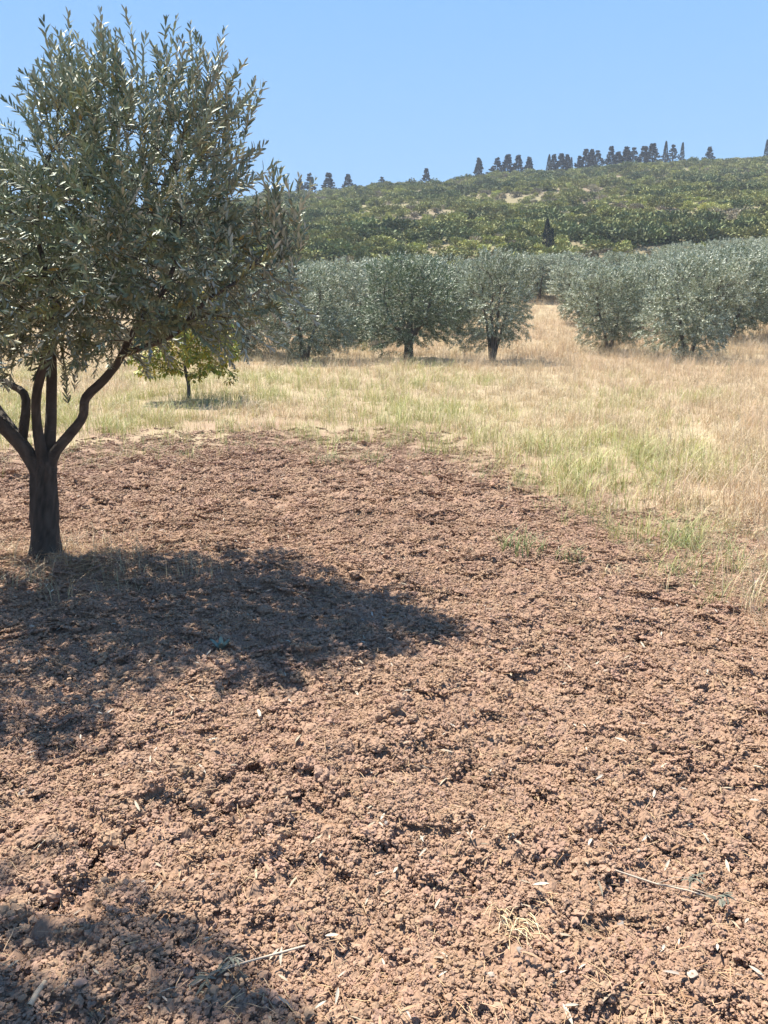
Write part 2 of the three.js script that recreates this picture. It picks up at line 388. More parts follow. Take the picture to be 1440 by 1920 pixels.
function branchesOnto(mb, nodes, tip, power, color, thinnest, r) {
  const rad = (n) => Math.min(n.fixed ?? 1, tip * Math.pow(n.w, power));
  nodes.forEach((n, i) => {
    if (n.fixed) { n.r = n.fixed; } else n.r = rad(n);
  });
  nodes.forEach((n, i) => { if (!n.fixed && n.parent >= 0) n.r = Math.min(n.r, nodes[n.parent].r * .92); });
  const done = new Set();
  const run = (start) => {
    const pts = [], rr = [];
    let n = nodes[start], i = start;
    if (n.parent >= 0) { pts.push(nodes[n.parent].p); rr.push(Math.min(nodes[n.parent].r, n.r * 1.25)); }
    for (;;) {
      pts.push(n.p); rr.push(n.r); done.add(i);
      const kids = n.kids.filter((k) => !nodes[k].fixed && !done.has(k)).sort((a, b) => nodes[b].w - nodes[a].w);
      if (!kids.length) break;
      i = kids[0]; n = nodes[i];
    }
    if (pts.length > 1 && rr[0] > thinnest) tube(mb, pts, rr, rr[0] > .012 ? 7 : rr[0] > .005 ? 5 : 3, color);
  };
  nodes.forEach((n, i) => { if (!n.fixed && !done.has(i)) run(i); });
}
function inLobes(lobes, count, r, shell) {
  const out = [], vol = lobes.map((l) => l.r.x * l.r.y * l.r.z * (l.w ?? 1)), sum = vol.reduce((a, b) => a + b, 0);
  lobes.forEach((l, k) => {
    for (let m = Math.round(count * vol[k] / sum); m > 0; m--) {
      const v = V(r() * 2 - 1, r() * 2 - 1, r() * 2 - 1); if (v.lengthSq() > 1) { m++; continue; }
      const f = Math.pow(v.length(), shell) / Math.max(1e-6, v.length()), bump = 1 + .14 * n3(v.x * 2.2 + l.c.x, v.y * 2.2 + l.c.y, v.z * 2.2 + k);
      out.push(V(l.c.x + v.x * f * l.r.x * bump, l.c.y + v.y * f * l.r.y * bump, l.c.z + v.z * f * l.r.z * bump));
    }
  });
  return out;
}
const BARK = [.105, .090, .074];
const barkColor = (p, a) => { const k = .95 + .35 * n3(p.x * 24, p.y * 5, p.z * 24) + .3 * n3(p.x * 70, p.y * 22, p.z * 70); return [BARK[0] * k, BARK[1] * k, BARK[2] * k]; };
function withUV(g, s = 2.2) {
  const p = g.attributes.position, uv = new Float32Array(p.count * 2), b = new THREE.Box3().setFromBufferAttribute(p), c = b.getCenter(V(0, 0, 0));
  for (let k = 0; k < p.count; k++) { uv[k * 2] = Math.atan2(p.getZ(k) - c.z, p.getX(k) - c.x) / 6.2832 * 2; uv[k * 2 + 1] = p.getY(k) * s; }
  g.setAttribute('uv', new THREE.BufferAttribute(uv, 2)); return g;
}

// leaf shoots on the thin ends of a grown tree
function shootsFor(nodes, r, { centre, top, thick, chance, droop, keep }) {
  const lists = SHOOTS.map(() => []), Y = V(0, 1, 0);
  nodes.forEach((n) => {
    if (n.fixed || n.r > thick || n.parent < 0 || n3(n.p.x * 2.6 + 3, n.p.y * 2.6, n.p.z * 2.6) < -.44) return;
    const d0 = n.p.clone().sub(nodes[n.parent].p).normalize(), tip = n.kids.length === 0, times = tip ? 2 : r() < chance ? 1 : 0;
    for (let k = 0; k < times; k++) {
      const out = n.p.clone().sub(centre).normalize(), rise = lerp(-droop, .85, sm(-.9, .9, (n.p.y - centre.y) / top));
      const d = d0.clone().multiplyScalar(tip && k === 0 ? .8 : .4).addScaledVector(out, .35).addScaledVector(Y, rise).add(V(range(r, -.5, .5), range(r, -.4, .4), range(r, -.5, .5))).normalize();
      if (keep && !keep(n.p.clone().addScaledVector(d, .15))) continue;
      const q = new THREE.Quaternion().setFromUnitVectors(Y, d).multiply(new THREE.Quaternion().setFromAxisAngle(Y, r() * 6.283));
      const c = tone(r, .16); if (r() < .06) { c[0] *= 1.25; c[1] *= 1.12; c[2] *= .8; }
      pick(r, lists).push({ p: n.p, q, s: range(r, .75, 1.25), c });
    }
  });
  return lists;
}

// ---------------------------------------------------------------- the near olive tree
function nearOlive() {
  const r = rngOf(900), D = -TRUNK.z, base = onGround(TRUNK.x, D, -.03);
  const tree = thing('olive_tree', 'large dark-trunked olive tree at the left, its crown throwing shade on the tilled soil', 'tree', base);
  const L = (px, py, d) => at(px, py, d).sub(base);
  const line = (list, radii, n) => { const [p, q] = smoothLine(list, radii, n); return { pts: p, radii: q }; };
  const trunk = line([V(0, -.02, 0), V(-.005, .10, 0), L(84, 990, D), L(82, 925, D), L(84, 880, D), L(86, 845, D)], [.150, .098, .086, .085, .078, .040], 26);
  const limbs = [
    line([L(82, 940, D), L(70, 885, D - .02), L(46, 843, D - .05), L(5, 800, D - .15), L(-60, 745, D - .3), L(-110, 640, D - .45), L(-140, 520, D - .55)], [.060, .050, .046, .041, .034, .022, .006], 24),
    line([L(80, 930, D), L(66, 870, D + .03), L(38, 825, D + .05), L(0, 775, D + .2), L(-50, 690, D + .45), L(-70, 560, D + .7), L(-60, 450, D + .8)], [.055, .044, .037, .034, .029, .020, .006], 22),
    line([L(84, 935, D), L(80, 865, D - .03), L(70, 800, D - .05), L(68, 745, D - .1), L(85, 670, D - .22), L(100, 560, D - .3), L(70, 440, D - .35), L(80, 330, D - .3)], [.056, .040, .032, .029, .026, .020, .013, .005], 24),
    line([L(86, 935, D), L(90, 865, D + .02), L(95, 800, D + .05), L(97, 700, D + .1), L(98, 600, D + .2), L(135, 470, D + .3), L(190, 330, D + .3), L(220, 200, D + .2)], [.056, .044, .037, .034, .031, .023, .014, .005], 26),
    line([L(86, 925, D), L(98, 858, D - .01), L(130, 815, D - .02), L(156, 780, D - .04), L(160, 748, D - .05), L(195, 712, D - .08), L(222, 678, D - .1), L(250, 620, D - .15), L(310, 540, D - .2), L(340, 430, D - .2), L(330, 320, D - .2)], [.052, .038, .032, .030, .029, .027, .024, .019, .015, .010, .005], 32),
  ];
  limbs.push(line([limbs[4].pts[20], L(330, 625, D - .25), L(385, 565, D - .35), L(440, 530, D - .4), L(490, 480, D - .4)], [.020, .016, .012, .008, .004], 12));
  limbs.push(line([limbs[1].pts[7], L(48, 745, D + .1), L(20, 722, D + .25), L(-40, 690, D + .55)], [.034, .028, .022, .010], 10));
  limbs.push(line([limbs[3].pts[14], L(160, 560, D + .5), L(260, 480, D + .85), L(320, 400, D + 1.0)], [.026, .020, .013, .004], 12));
  const lobes = [
    { c: L(250, 345, D), r: V(.64, .58, .66) }, { c: L(160, 300, D + .1), r: V(.30, .42, .45) }, { c: L(300, 300, D), r: V(.36, .42, .45) }, { c: L(362, 350, D), r: V(.26, .46, .45) }, { c: L(235, 285, D), r: V(.44, .38, .45) },
    { c: L(30, 480, D), r: V(.66, .58, .85) }, { c: L(150, 500, D - .5), r: V(.62, .5, .5) }, { c: L(185, 565, D - .1), r: V(.60, .32, .85) }, { c: L(200, 470, D + .6), r: V(.7, .55, .5) },
    { c: L(425, 545, D - .3), r: V(.31, .32, .42), w: 2.0 }, { c: L(365, 480, D - .2), r: V(.31, .42, .55) }, { c: L(505, 510, D - .35), r: V(.10, .34, .2), w: 1.4 },
    { c: L(405, 250, D), r: V(.17, .36, .35) }, { c: L(330, 570, D - .25), r: V(.34, .22, .4) }, { c: L(-150, 480, D - 1.15), r: V(.48, .40, .5) },
    { c: L(-170, 540, D - .35), r: V(.65, .55, .75), w: .9 }, { c: L(-60, 430, D + .1), r: V(.42, .42, .55), w: .8 },
  ];
  const targets = inLobes(lobes, 3700, r, .62);
  const chains = [{ pts: trunk.pts, radii: trunk.radii }, ...limbs];
  const nodes = grow(chains, targets, { step: .055, reach: .8, kill: .078, rounds: 90 });
  const mt = new MB(); tube(mt, trunk.pts, trunk.radii, 44, barkColor, .10, 3, (a, y) => 1 + .28 * Math.exp(-y / .10) * Math.cos(a * 5 + 1) + .07 * Math.cos(a * 3 + y * 5) + .05 * Math.cos(a * 8 + y * 11)); part('trunk', withUV(mt.build()), M.bark, tree);
  limbs.forEach((l, k) => { const mb = new MB(); tube(mb, l.pts, l.radii, 14, barkColor, .075, 5 + k); part('limb', withUV(mb.build()), M.bark, tree); });
  const mb = new MB(); branchesOnto(mb, nodes, .0021, .47, vary(r, [.085, .073, .056], .05), .0015, r); part('branches', mb.build(), M.twig, tree, 'stuff');
  const lists = shootsFor(nodes, r, { centre: L(210, 430, D), top: 1.1, thick: .0085, chance: .58, droop: .25, keep: (p) => { const u = p.clone().add(base), yy = L(300, 595, D).y + base.y; return u.x < L(262, 600, D).x + base.x || u.y > yy || u.x > L(462, 600, D).x + base.x || r() < .55; } });
  // a few bare-stemmed water shoots at the fork and tall shoots that stick out of the outline
  for (const [px, py, d, up] of [[128, 760, D, 1], [140, 735, D - .02, 1], [124, 720, D, 1], [155, 700, D - .05, 1], [118, 690, D, 1], [150, 660, D - .05, 1]]) lists[1].push({ p: L(px, py, d), ry: r() * 6, rx: range(r, -.25, .25), rz: range(r, -.2, .2), s: 1.05, c: tone(r, .1) });
  for (const [px, py] of [[112, 165], [108, 200], [120, 135], [190, 155], [186, 135], [262, 150], [300, 155], [335, 155], [395, 175], [430, 220], [85, 215], [150, 165], [225, 155], [365, 165], [540, 460], [525, 440], [548, 430], [510, 420], [555, 470], [535, 500], [520, 520], [545, 545], [500, 455]])
    for (let k = 0; k < 3; k++) pick(r, lists).push({ p: L(px + range(r, -14, 14), py + range(r, -12, 12), D - (px > 480 ? .35 : 0) + range(r, -.12, .12)), ry: r() * 6, rx: range(r, -.35, .35), rz: range(r, -.35, .2), s: range(r, .85, 1.2), c: tone(r, .1) });
  SHOOTS.forEach((g, k) => stuff('foliage', '', '', g, M.leaf, lists[k], tree));
  console.log('near olive nodes', nodes.length, 'shoots', lists.reduce((a, l) => a + l.length, 0));
  return tree;
}
nearOlive();

// the neighbour just beyond the left edge, whose shade reaches the near soil
function sideOlive() {
  const r = rngOf(930), x0 = -3.45, d0 = 3.2, base = onGround(x0, d0, -.03);
  const tree = thing('olive_tree', 'olive tree just beyond the left edge, shading the nearest soil', 'tree', base);
  const mk = (list, radii, n) => { const [pts, q] = smoothLine(list, radii, n); return { pts, radii: q }; };
  const trunk = mk([V(0, -.02, 0), V(.03, .4, 0), V(.02, .85, .02)], [.15, .11, .10], 10);
  const limbs = [0, 1, 2, 3].map((k) => { const a = k * 1.57 + .4, c = Math.cos(a), s = Math.sin(a); return mk([V(.02, .8, .02), V(c * .3, 1.25, s * .3), V(c * .7, 1.9, s * .7), V(c * .95, 2.7, s * .95)], [.07, .055, .04, .02], 14); });
  limbs.push(mk([V(.02, .8, .02), V(.25, 1.5, 0), V(.6, 2.5, 0), V(1.1, 3.45, .2)], [.06, .05, .035, .015], 14));
  const lobes = [{ c: V(-.2, 2.9, 0), r: V(1.1, .85, 1.1) }, { c: V(1.26, 3.6, .30), r: V(.48, .42, .42), w: 4 }, { c: V(.7, 3.4, .2), r: V(.5, .4, .5) }, { c: V(-.6, 2.2, 0), r: V(.9, .7, 1) }];
  const nodes = grow([{ pts: trunk.pts, radii: trunk.radii }, ...limbs], inLobes(lobes, 1900, r, .7), { step: .08, reach: 1, kill: .10, rounds: 60 });
  const mt = new MB(); tube(mt, trunk.pts, trunk.radii, 18, barkColor, .085, 9); part('trunk', withUV(mt.build()), M.bark, tree);
  limbs.forEach((l, k) => { const mb = new MB(); tube(mb, l.pts, l.radii, 10, barkColor, .07, 15 + k); part('limb', withUV(mb.build()), M.bark, tree); });
  const mb = new MB(); branchesOnto(mb, nodes, .003, .46, [.085, .073, .056], .002, r); part('branches', mb.build(), M.twig, tree, 'stuff');
  const lists = shootsFor(nodes, r, { centre: V(.1, 2.7, 0), top: .9, thick: .011, chance: .5, droop: .2 });
  SHOOTS.forEach((g, k) => stuff('foliage', '', '', g, M.leaf, lists[k], tree));
}
sideOlive();

// ---------------------------------------------------------------- the olive grove across the field
function diamond(mb, p, d, side, len, wid, c) {
  const m = p.clone().addScaledVector(d, len * .5), e = p.clone().addScaledVector(d, len);
  mb.q(mb.v(p.x, p.y, p.z, c), mb.v(m.x + side.x * wid, m.y + side.y * wid, m.z + side.z * wid, c), mb.v(e.x, e.y, e.z, c), mb.v(m.x - side.x * wid, m.y - side.y * wid, m.z - side.z * wid, c));
}
function groveTree(seed, stems, w, h, low, leafTop, leafUnder, pale) {
  const r = rngOf(seed), chains = [];
  for (let k = 0; k < stems; k++) {
    const a = k / stems * 6.283 + r() * .8, lean = stems === 1 ? .05 : range(r, .12, .24), c = Math.cos(a) * lean, s = Math.sin(a) * lean, r0 = stems === 1 ? .15 : range(r, .06, .09);
    const [pts, q] = smoothLine([V(c * .35, -.05, s * .35), V(c * .9, .5, s * .9), V(c * 1.7 + range(r, -.05, .05), 1.0, s * 1.7), V(c * 3, 1.8, s * 3), V(c * 4, 2.7, s * 4)], [r0 * 1.2, r0, r0 * .85, r0 * .55, r0 * .25], 14);
    chains.push({ pts, radii: q });
  }
  if (stems === 1) for (let k = 0; k < 4; k++) { const a = k * 1.57 + r(), c = Math.cos(a), s = Math.sin(a); const [pts, q] = smoothLine([V(0, .62, 0), V(c * .3, 1.1, s * .3), V(c * .7, 1.7, s * .7), V(c * .9, 2.5, s * .9)], [.10, .075, .05, .02], 12); chains.push({ pts, radii: q }); }
  const cy = (low + h) / 2, lobes = [{ c: V(0, cy, 0), r: V(w * .8, (h - low) * .47, w * .8) }];
  for (let k = 0; k < 9; k++) { const a = k * .7 + r() * .5, y = range(r, low + .45, h - .7), rr = w * range(r, .42, .62); lobes.push({ c: V(Math.cos(a) * w * .55, y, Math.sin(a) * w * .55), r: V(rr, rr * .85, rr) }); }
  for (let k = 0; k < 3; k++) lobes.push({ c: V(range(r, -.4, .4) * w, h - .6, range(r, -.4, .4) * w), r: V(w * .4, .5, w * .4) });
  const nodes = grow(chains, inLobes(lobes, 2400, r, .55), { step: .13, reach: 1.6, kill: .15, rounds: 60 });
  const wood = []; chains.forEach((c, k) => { const mb = new MB(); tube(mb, c.pts, c.radii, 8, barkColor, .08, seed + k); wood.push(mb.build()); });
  const bm = new MB(); branchesOnto(bm, nodes, .005, .45, [.08, .07, .055], .006, r);
  const mb = new MB(), centre = V(0, cy - .2, 0), Y = V(0, 1, 0);
  nodes.forEach((n) => {
    if (n.fixed || n.r > .02 || n.parent < 0 || n3(n.p.x * 1.5 + seed, n.p.y * 1.5, n.p.z * 1.5) < -.30) return;
    const d0 = n.p.clone().sub(nodes[n.parent].p).normalize();
    for (let k = n.kids.length ? 1 : 2; k > 0; k--) {
      const out = n.p.clone().sub(centre).normalize(), d = d0.clone().multiplyScalar(.5).addScaledVector(out, .45).addScaledVector(Y, lerp(-.25, .8, sm(-1, 1, (n.p.y - cy) / (h - cy)))).add(V(range(r, -.5, .5), range(r, -.4, .4), range(r, -.5, .5))).normalize();
      const len = range(r, .2, .36), u = perp(d), v = d.clone().cross(u), shootTone = 1 + (r() - .5) * .3;
      for (let y = 0, turn = r() * 6; y < len; y += .034, turn += 1.4 + r() * .6) for (const s of [0, 3.14]) {
        const a = turn + s, o = u.clone().multiplyScalar(Math.cos(a)).addScaledVector(v, Math.sin(a)), ld = o.clone().multiplyScalar(.75).addScaledVector(d, .8).normalize();
        const sd = ld.clone().cross(V(range(r, -1, 1), range(r, -1, 1), range(r, -1, 1))).normalize();
        const c = vary(r, r() < pale ? leafUnder : leafTop, .2);
        diamond(mb, n.p.clone().addScaledVector(d, y), ld, sd, range(r, .075, .12), .0165, [c[0] * shootTone, c[1] * shootTone, c[2] * shootTone]);
      }
    }
  });
  return { wood, branches: bm.build(), leaves: mb.build(), h, w };
}
const GL = [.22, .25, .155], GU = [.50, .54, .43];
const GROVE = [
  groveTree(1001, 1, 1.75, 3.9, .5, [.125, .175, .092], [.38, .42, .31], .34),
  groveTree(1002, 5, 1.65, 4.0, .55, GL, GU, .40),
  groveTree(1003, 2, 1.75, 3.8, .55, GL, GU, .46),
  groveTree(1004, 3, 1.7, 3.7, .25, [.18, .215, .13], [.44, .48, .37], .44),
];
console.log('grove leaf triangles', GROVE.map((g) => g.leaves.index.count / 3).join(' '));
function placeOlive(kind, px, d, height, width, turn, label, group) {
  const g = GROVE[kind], x = at(px, 700, d).x, y = H(x, d), t = thing('olive_tree', label, 'tree', V(x, y - .04, -d), group);
  t.rotation.y = turn; t.scale.set(width / g.w / 1.8 * (1 + .12 * Math.sin(px)), height / g.h * .9, width / g.w / 1.8 * (1 + .12 * Math.cos(px * 1.7)));
  g.wood.forEach((w) => part(g.wood.length === 1 ? 'trunk' : 'stem', w, M.twig, t));
  part('branches', g.branches, M.twig, t, 'stuff'); part('crown', g.leaves, M.farLeaf, t, 'stuff');
}
placeOlive(3, 572, 28.5, 3.6, 3.0, .3, 'low bushy olive tree right behind the near tree\'s right-hand sprigs, hanging to the grass');
placeOlive(0, 765, 29.0, 3.95, 3.3, 1.1, 'darkest green olive tree in the middle of the grove front, on one thick trunk');
placeOlive(1, 922, 28.6, 4.15, 2.9, 2.0, 'olive tree with a fan of slim stems, right of the darkest green one');
placeOlive(2, 1140, 32.0, 3.65, 3.1, .9, 'rounded grey-green olive tree right of the gap of open dry field');
placeOlive(2, 1285, 29.2, 4.1, 3.4, 3.6, 'broad silvery olive tree on two bare crooked stems at the right');
placeOlive(3, 1360, 37, 4.6, 3.9, 2.2, 'darker olive tree just behind the broad silvery one on crooked stems');
placeOlive(1, 1448, 39, 4.6, 3.7, 4.4, 'olive tree cut by the right edge of the picture');
placeOlive(3, 455, 31, 3.8, 3.6, 4.0, 'olive tree mostly hidden behind the near tree\'s right crown');
{
  const rear = [[655, 37, 3.9, 3.6], [700, 43, 4.0, 3.6], [832, 41, 4.2, 3.3], [800, 50, 4.0, 3.8], [1090, 45, 3.8, 3.4], [1196, 42, 3.8, 3.4], [1215, 52, 4.0, 4], [1262, 48, 4.2, 3.8], [1325, 54, 4.2, 4], [1405, 54, 4.4, 4.2], [1150, 58, 3.7, 4], [1270, 63, 4.0, 4.2], [1345, 64, 4.2, 4.2], [1430, 66, 4.3, 4.4], [600, 44, 3.8, 3.6], [540, 46, 3.8, 3.6], [1005, 60, 3.6, 3.4], [1050, 62, 3.6, 3.6], [970, 64, 3.4, 3.6], [745, 58, 3.3, 3.4], [890, 56, 3.6, 3.4]];
  const where = ['behind the gap between the leftmost and the darkest front trees', 'over the left shoulder of the darkest front tree', 'between the darkest front tree and the fan-stemmed one', 'far behind, over the right shoulder of the darkest front tree', 'right of the field gap, behind the rounded front tree', 'between the rounded and the broad silvery front trees', 'over the left shoulder of the broad silvery front tree', 'right above the broad silvery front tree', 'above the darker tree behind the crooked stems', 'above the last trees by the right edge', 'far up above the rounded front tree', 'topmost row, above the bright bush side of the grove', 'topmost row, second from the right edge', 'topmost row, touching the right edge', 'just right of the leftmost bushy tree', 'behind the near olive\'s right sprigs', 'at the head of the open field gap', 'at the head of the gap, on its right side', 'at the head of the gap, on its left side', 'far behind the darkest front tree', 'far behind the fan-stemmed front tree'];
  rear.forEach(([px, d, h, w], k) => placeOlive([2, 1, 3, 2][k % 4], px, d, h, w, k * 1.7, 'silvery olive crown ' + where[k], 'rear rows of the olive grove'));
}

// ---------------------------------------------------------------- the small yellow-green tree behind the near crown
{
  const r = rngOf(1200), d = 16.4, p = at(352, 735, d), base = onGround(p.x, d, -.03);
  const t = thing('fruit_tree', 'small broadleaf tree with bright yellow-green leaves, seen through the olive\'s lower crown', 'tree', base);
  const [pts, q] = smoothLine([V(0, 0, 0), V(.02, .3, 0), V(-.02, .6, .02), V(.05, 1.1, 0)], [.035, .03, .026, .012], 10);
  const lobes = [{ c: V(0, 1.1, 0), r: V(.85, .6, .8) }, { c: V(-.5, .72, .1), r: V(.45, .35, .5) }, { c: V(.55, .82, .1), r: V(.45, .42, .5) }, { c: V(.1, 1.55, 0), r: V(.65, .4, .6) }];
  const nodes = grow([{ pts, radii: q }], inLobes(lobes, 620, r, .65), { step: .09, reach: 1.2, kill: .14, rounds: 40 });
  const mt = new MB(); tube(mt, pts, q, 8, barkColor, .06, 4); part('trunk', mt.build(), M.twig, t);
  const bm = new MB(); branchesOnto(bm, nodes, .003, .45, [.13, .11, .08], .003, r); part('branches', bm.build(), M.twig, t, 'stuff');
  const mb = new MB();
  nodes.forEach((n) => { if (n.fixed || n.r > .014) return; for (let k = 0; k < 13; k++) { const dd = V(range(r, -1, 1), range(r, -1, .5), range(r, -1, 1)).normalize(), up = V(range(r, -.4, .4), 1, range(r, -.4, .4)); const c = pick(r, [[.42, .47, .05], [.54, .52, .05], [.30, .38, .05], [.60, .50, .06]]); leafOnto(mb, n.p.clone().addScaledVector(dd, .04), dd, up, range(r, .07, .11), .035, .15, vary(r, c, .15), vary(r, c, .15)); } });
  part('crown', mb.build(), M.softLeaf, t, 'stuff');
  t.scale.setScalar(1.2);
}

// ---------------------------------------------------------------- grass
function bladeOnto(mb, x, z, h, lean, dir, w, c, c2, droop) {
  const n = 4, sx = -Math.sin(dir), sz = Math.cos(dir), rows = [];
  for (let k = 0; k <= n; k++) {
    const t = k / n, o = lean * t * t * h + droop * t * t * t * h, y = h * t * (1 - .25 * Math.abs(lean) * t) - droop * h * .45 * t * t * t, ww = w * (1 - t * .85), c0 = mixc(c, c2, t);
    const px = x + Math.cos(dir) * o, pz = z + Math.sin(dir) * o;
    rows.push([mb.v(px - sx * ww, y, pz - sz * ww, c0), mb.v(px + sx * ww, y, pz + sz * ww, c0)]);
  }
  for (let k = 0; k < n; k++) mb.q(rows[k][0], rows[k][1], rows[k + 1][1], rows[k + 1][0]);
  return rows[n][0];
}
function tuftGeometry(seed, n, spread, hlo, hhi, wid, colors, opt = {}) {
  const r = rngOf(seed), mb = new MB();
  for (let k = 0; k < n; k++) {
    const a = r() * 6.283, q = Math.sqrt(r()) * spread, h = range(r, hlo, hhi), c = vary(r, pick(r, colors), .15), dir = r() * 6.283, lean = range(r, .05, opt.lean ?? .6);
    bladeOnto(mb, Math.cos(a) * q, Math.sin(a) * q, h, lean, dir, wid * range(r, .7, 1.2), c, opt.tips ? mixc(c, opt.tips, .6) : c, range(r, 0, opt.droop ?? .3));
    if (opt.heads && r() < opt.heads) {
      const o = lean * h + .5 * (opt.droop ?? .3) * h * .3, ex = Math.cos(a) * q + Math.cos(dir) * lean * h * .9, ez = Math.sin(a) * q + Math.sin(dir) * lean * h * .9, hy = h * .86;
      for (let m = 0; m < 7; m++) diamond(mb, V(ex + range(r, -.008, .008), hy + m * .012, ez + range(r, -.008, .008)), V(range(r, -.6, .6), range(r, .1, 1), range(r, -.6, .6)).normalize(), V(range(r, -1, 1), 0, range(r, -1, 1)).normalize(), .022, .004, vary(r, [.50, .41, .26], .12));
    }
  }
  return mb.build();
}
const STRAW = [[.58, .47, .275], [.53, .41, .235], [.64, .53, .345], [.47, .335, .19]], LIME = [[.36, .385, .11], [.43, .42, .14], [.29, .345, .09], [.50, .45, .21]], GREEN = [[.17, .23, .065], [.21, .26, .08], [.14, .20, .065], [.30, .31, .14]], TAN = [[.57, .43, .275], [.50, .355, .215], [.62, .49, .335]];
{
  const r = rngOf(1300);
  const kinds = {
    lime: [0, 1, 2].map((k) => tuftGeometry(1310 + k, 11, .10, .10, .36, .0030, LIME, { lean: .7, droop: .5, heads: .08 })),
    straw: [0, 1, 2].map((k) => tuftGeometry(1320 + k, 11, .12, .08, .32, .0030, STRAW, { lean: .8, droop: .5, heads: .15 })),
    tan: [0, 1, 2].map((k) => tuftGeometry(1330 + k, 13, .16, .22, .58, .0036, TAN, { lean: .5, droop: .35, heads: .5 })),
    flat: [0, 1, 2].map((k) => tuftGeometry(1340 + k, 14, .16, .02, .07, .0030, STRAW, { lean: 4.5, droop: 1 })),
    green: [0, 1].map((k) => tuftGeometry(1350 + k, 12, .07, .07, .20, .0030, GREEN, { lean: .9, droop: .6 })),
  };
  const lists = {}; for (const k in kinds) lists[k] = kinds[k].map(() => []);
  const add = (k, x, d, s, c, sink = .012) => pick(r, lists[k]).push({ p: onGround(x, d, -sink), ry: r() * 6.283, s, c: c ?? tone(r, .24) });
  // short dry litter first, then standing grass; both thin out at the plot's edge and in patches
  for (let k = 0; k < 150000; k++) {
    const d = 3.6 + 92 * Math.pow(r(), 2.1), x = range(r, -1, 1) * (.60 * d + 2.2), p = past(x, d);
    if (p < -1.2) continue;
    if (Math.abs(x) > .56 * d + 1.6 && r() < .5) continue;
    const patch = .5 + .5 * n2(x * .38 + 3, d * .38), patch2 = sm(.15, .75, .5 + .35 * n2b(x * .9, d * .9) + .35 * n2(x * 2.7, d * 2.7)), dens = (.24 * sm(-1.2, .6, p) + 0.76 * sm(0, 5.4, p + (patch - .5) * 3.8)) * (.10 + .90 * patch2);
    if (r() > dens) { if (p > -.1 && p < 2.5 && r() < .05) add('green', x, d, range(r, .5, 1)); continue; }
    const far = sm(14, 34, d), right = sm(-.6, 3.2, x - (d - 8) * .12), s = range(r, .6, 1.15) * (.75 + .5 * patch2) * (1 + far * .35) * lerp(.72, 1, sm(0, 4.5, p));
    const limey = clamp((.66 - far * .9 - right * .42) + .7 * n2(x * .22 + 20, d * .22)), tanly = clamp(far * .75 + right * .35 - .35 + .6 * sm(.40, .50, x / d) + .35 * n2b(x * .3, d * .3));
    const q = r();
    if (q < .34 + .12 * (1 - sm(0, 3.5, p))) add('flat', x, d, s);
    else if (r() < tanly * .8) add('tan', x, d, s * range(r, .55, .95));
    else if (r() < limey) add(p < 1.4 && r() < .35 ? 'green' : 'lime', x, d, s);
    else add('straw', x, d, s);
  }
  for (let k = 0; k < 150; k++) { const a = r() * 6.283, q = range(r, .14, .95), x = TRUNK.x + .2 + Math.cos(a) * q * 1.2, d = -TRUNK.z - .05 + Math.sin(a) * q * .8; add(r() < .55 ? 'flat' : 'straw', x, d, range(r, .5, .95)); }
  const say = { lime: ['yellow_green_grass', 'fine yellow-green grass standing beyond the tilled plot'], straw: ['straw_grass', 'dry straw-coloured grass growing over the field'], tan: ['tan_seeding_grass', 'tall tan seeding grass under and before the olive grove'], flat: ['flattened_straw', 'flattened pale straw lying between the grass'], green: ['short_green_grass', 'short green grass sprouting at the edge of the tilled plot'] };
  for (const k in kinds) kinds[k].forEach((g, m) => stuff(say[k][0], say[k][1], 'grass', g, M.grass, lists[k][m]));
  console.log('grass', Object.entries(lists).map(([k, l]) => k + ' ' + l.reduce((a, b) => a + b.length, 0)).join(', '));
  // tufts one can pick out
  const big = (px, d, n, w, hh, colors, name, label, seed) => { const x = at(px, 900, d).x; single(name, label, 'grass tuft', tuftGeometry(seed, n, w, hh * .35, hh, .0040, colors, { lean: .8, droop: .6 }), M.grass, onGround(x, d, -.012)); };
  big(985, 5.55, 75, .17, .24, GREEN, 'grass_tuft', 'green grass tuft standing alone on the soil, right of the middle', 1401);
  big(1075, 5.35, 45, .12, .17, GREEN, 'grass_tuft', 'small green grass tuft just right of the lone green tuft', 1402);
  big(1290, 5.9, 70, .16, .27, GREEN, 'grass_tuft', 'grey-green grass tuft at the right, on the plot\'s edge', 1403);
  big(700, 9.5, 60, .22, .22, GREEN, 'grass_tuft', 'low green grass tuft at the middle of the plot\'s far edge', 1404);
  big(820, 10.2, 90, .25, .55, LIME, 'grass_tuft', 'tall bright yellow-green grass tuft behind the plot\'s far edge', 1405);
  big(620, 9.3, 55, .25, .2, GREEN, 'grass_tuft', 'flat green grass tuft left of the low one at the far edge', 1406);
  big(1180, 5.0, 45, .14, .16, STRAW, 'grass_tuft', 'dry yellow grass tuft between the two green tufts at the right', 1407);
  big(430, 12.2, 60, .22, .42, LIME, 'grass_tuft', 'lush yellow-green tuft below the small broadleaf tree', 1408);
}

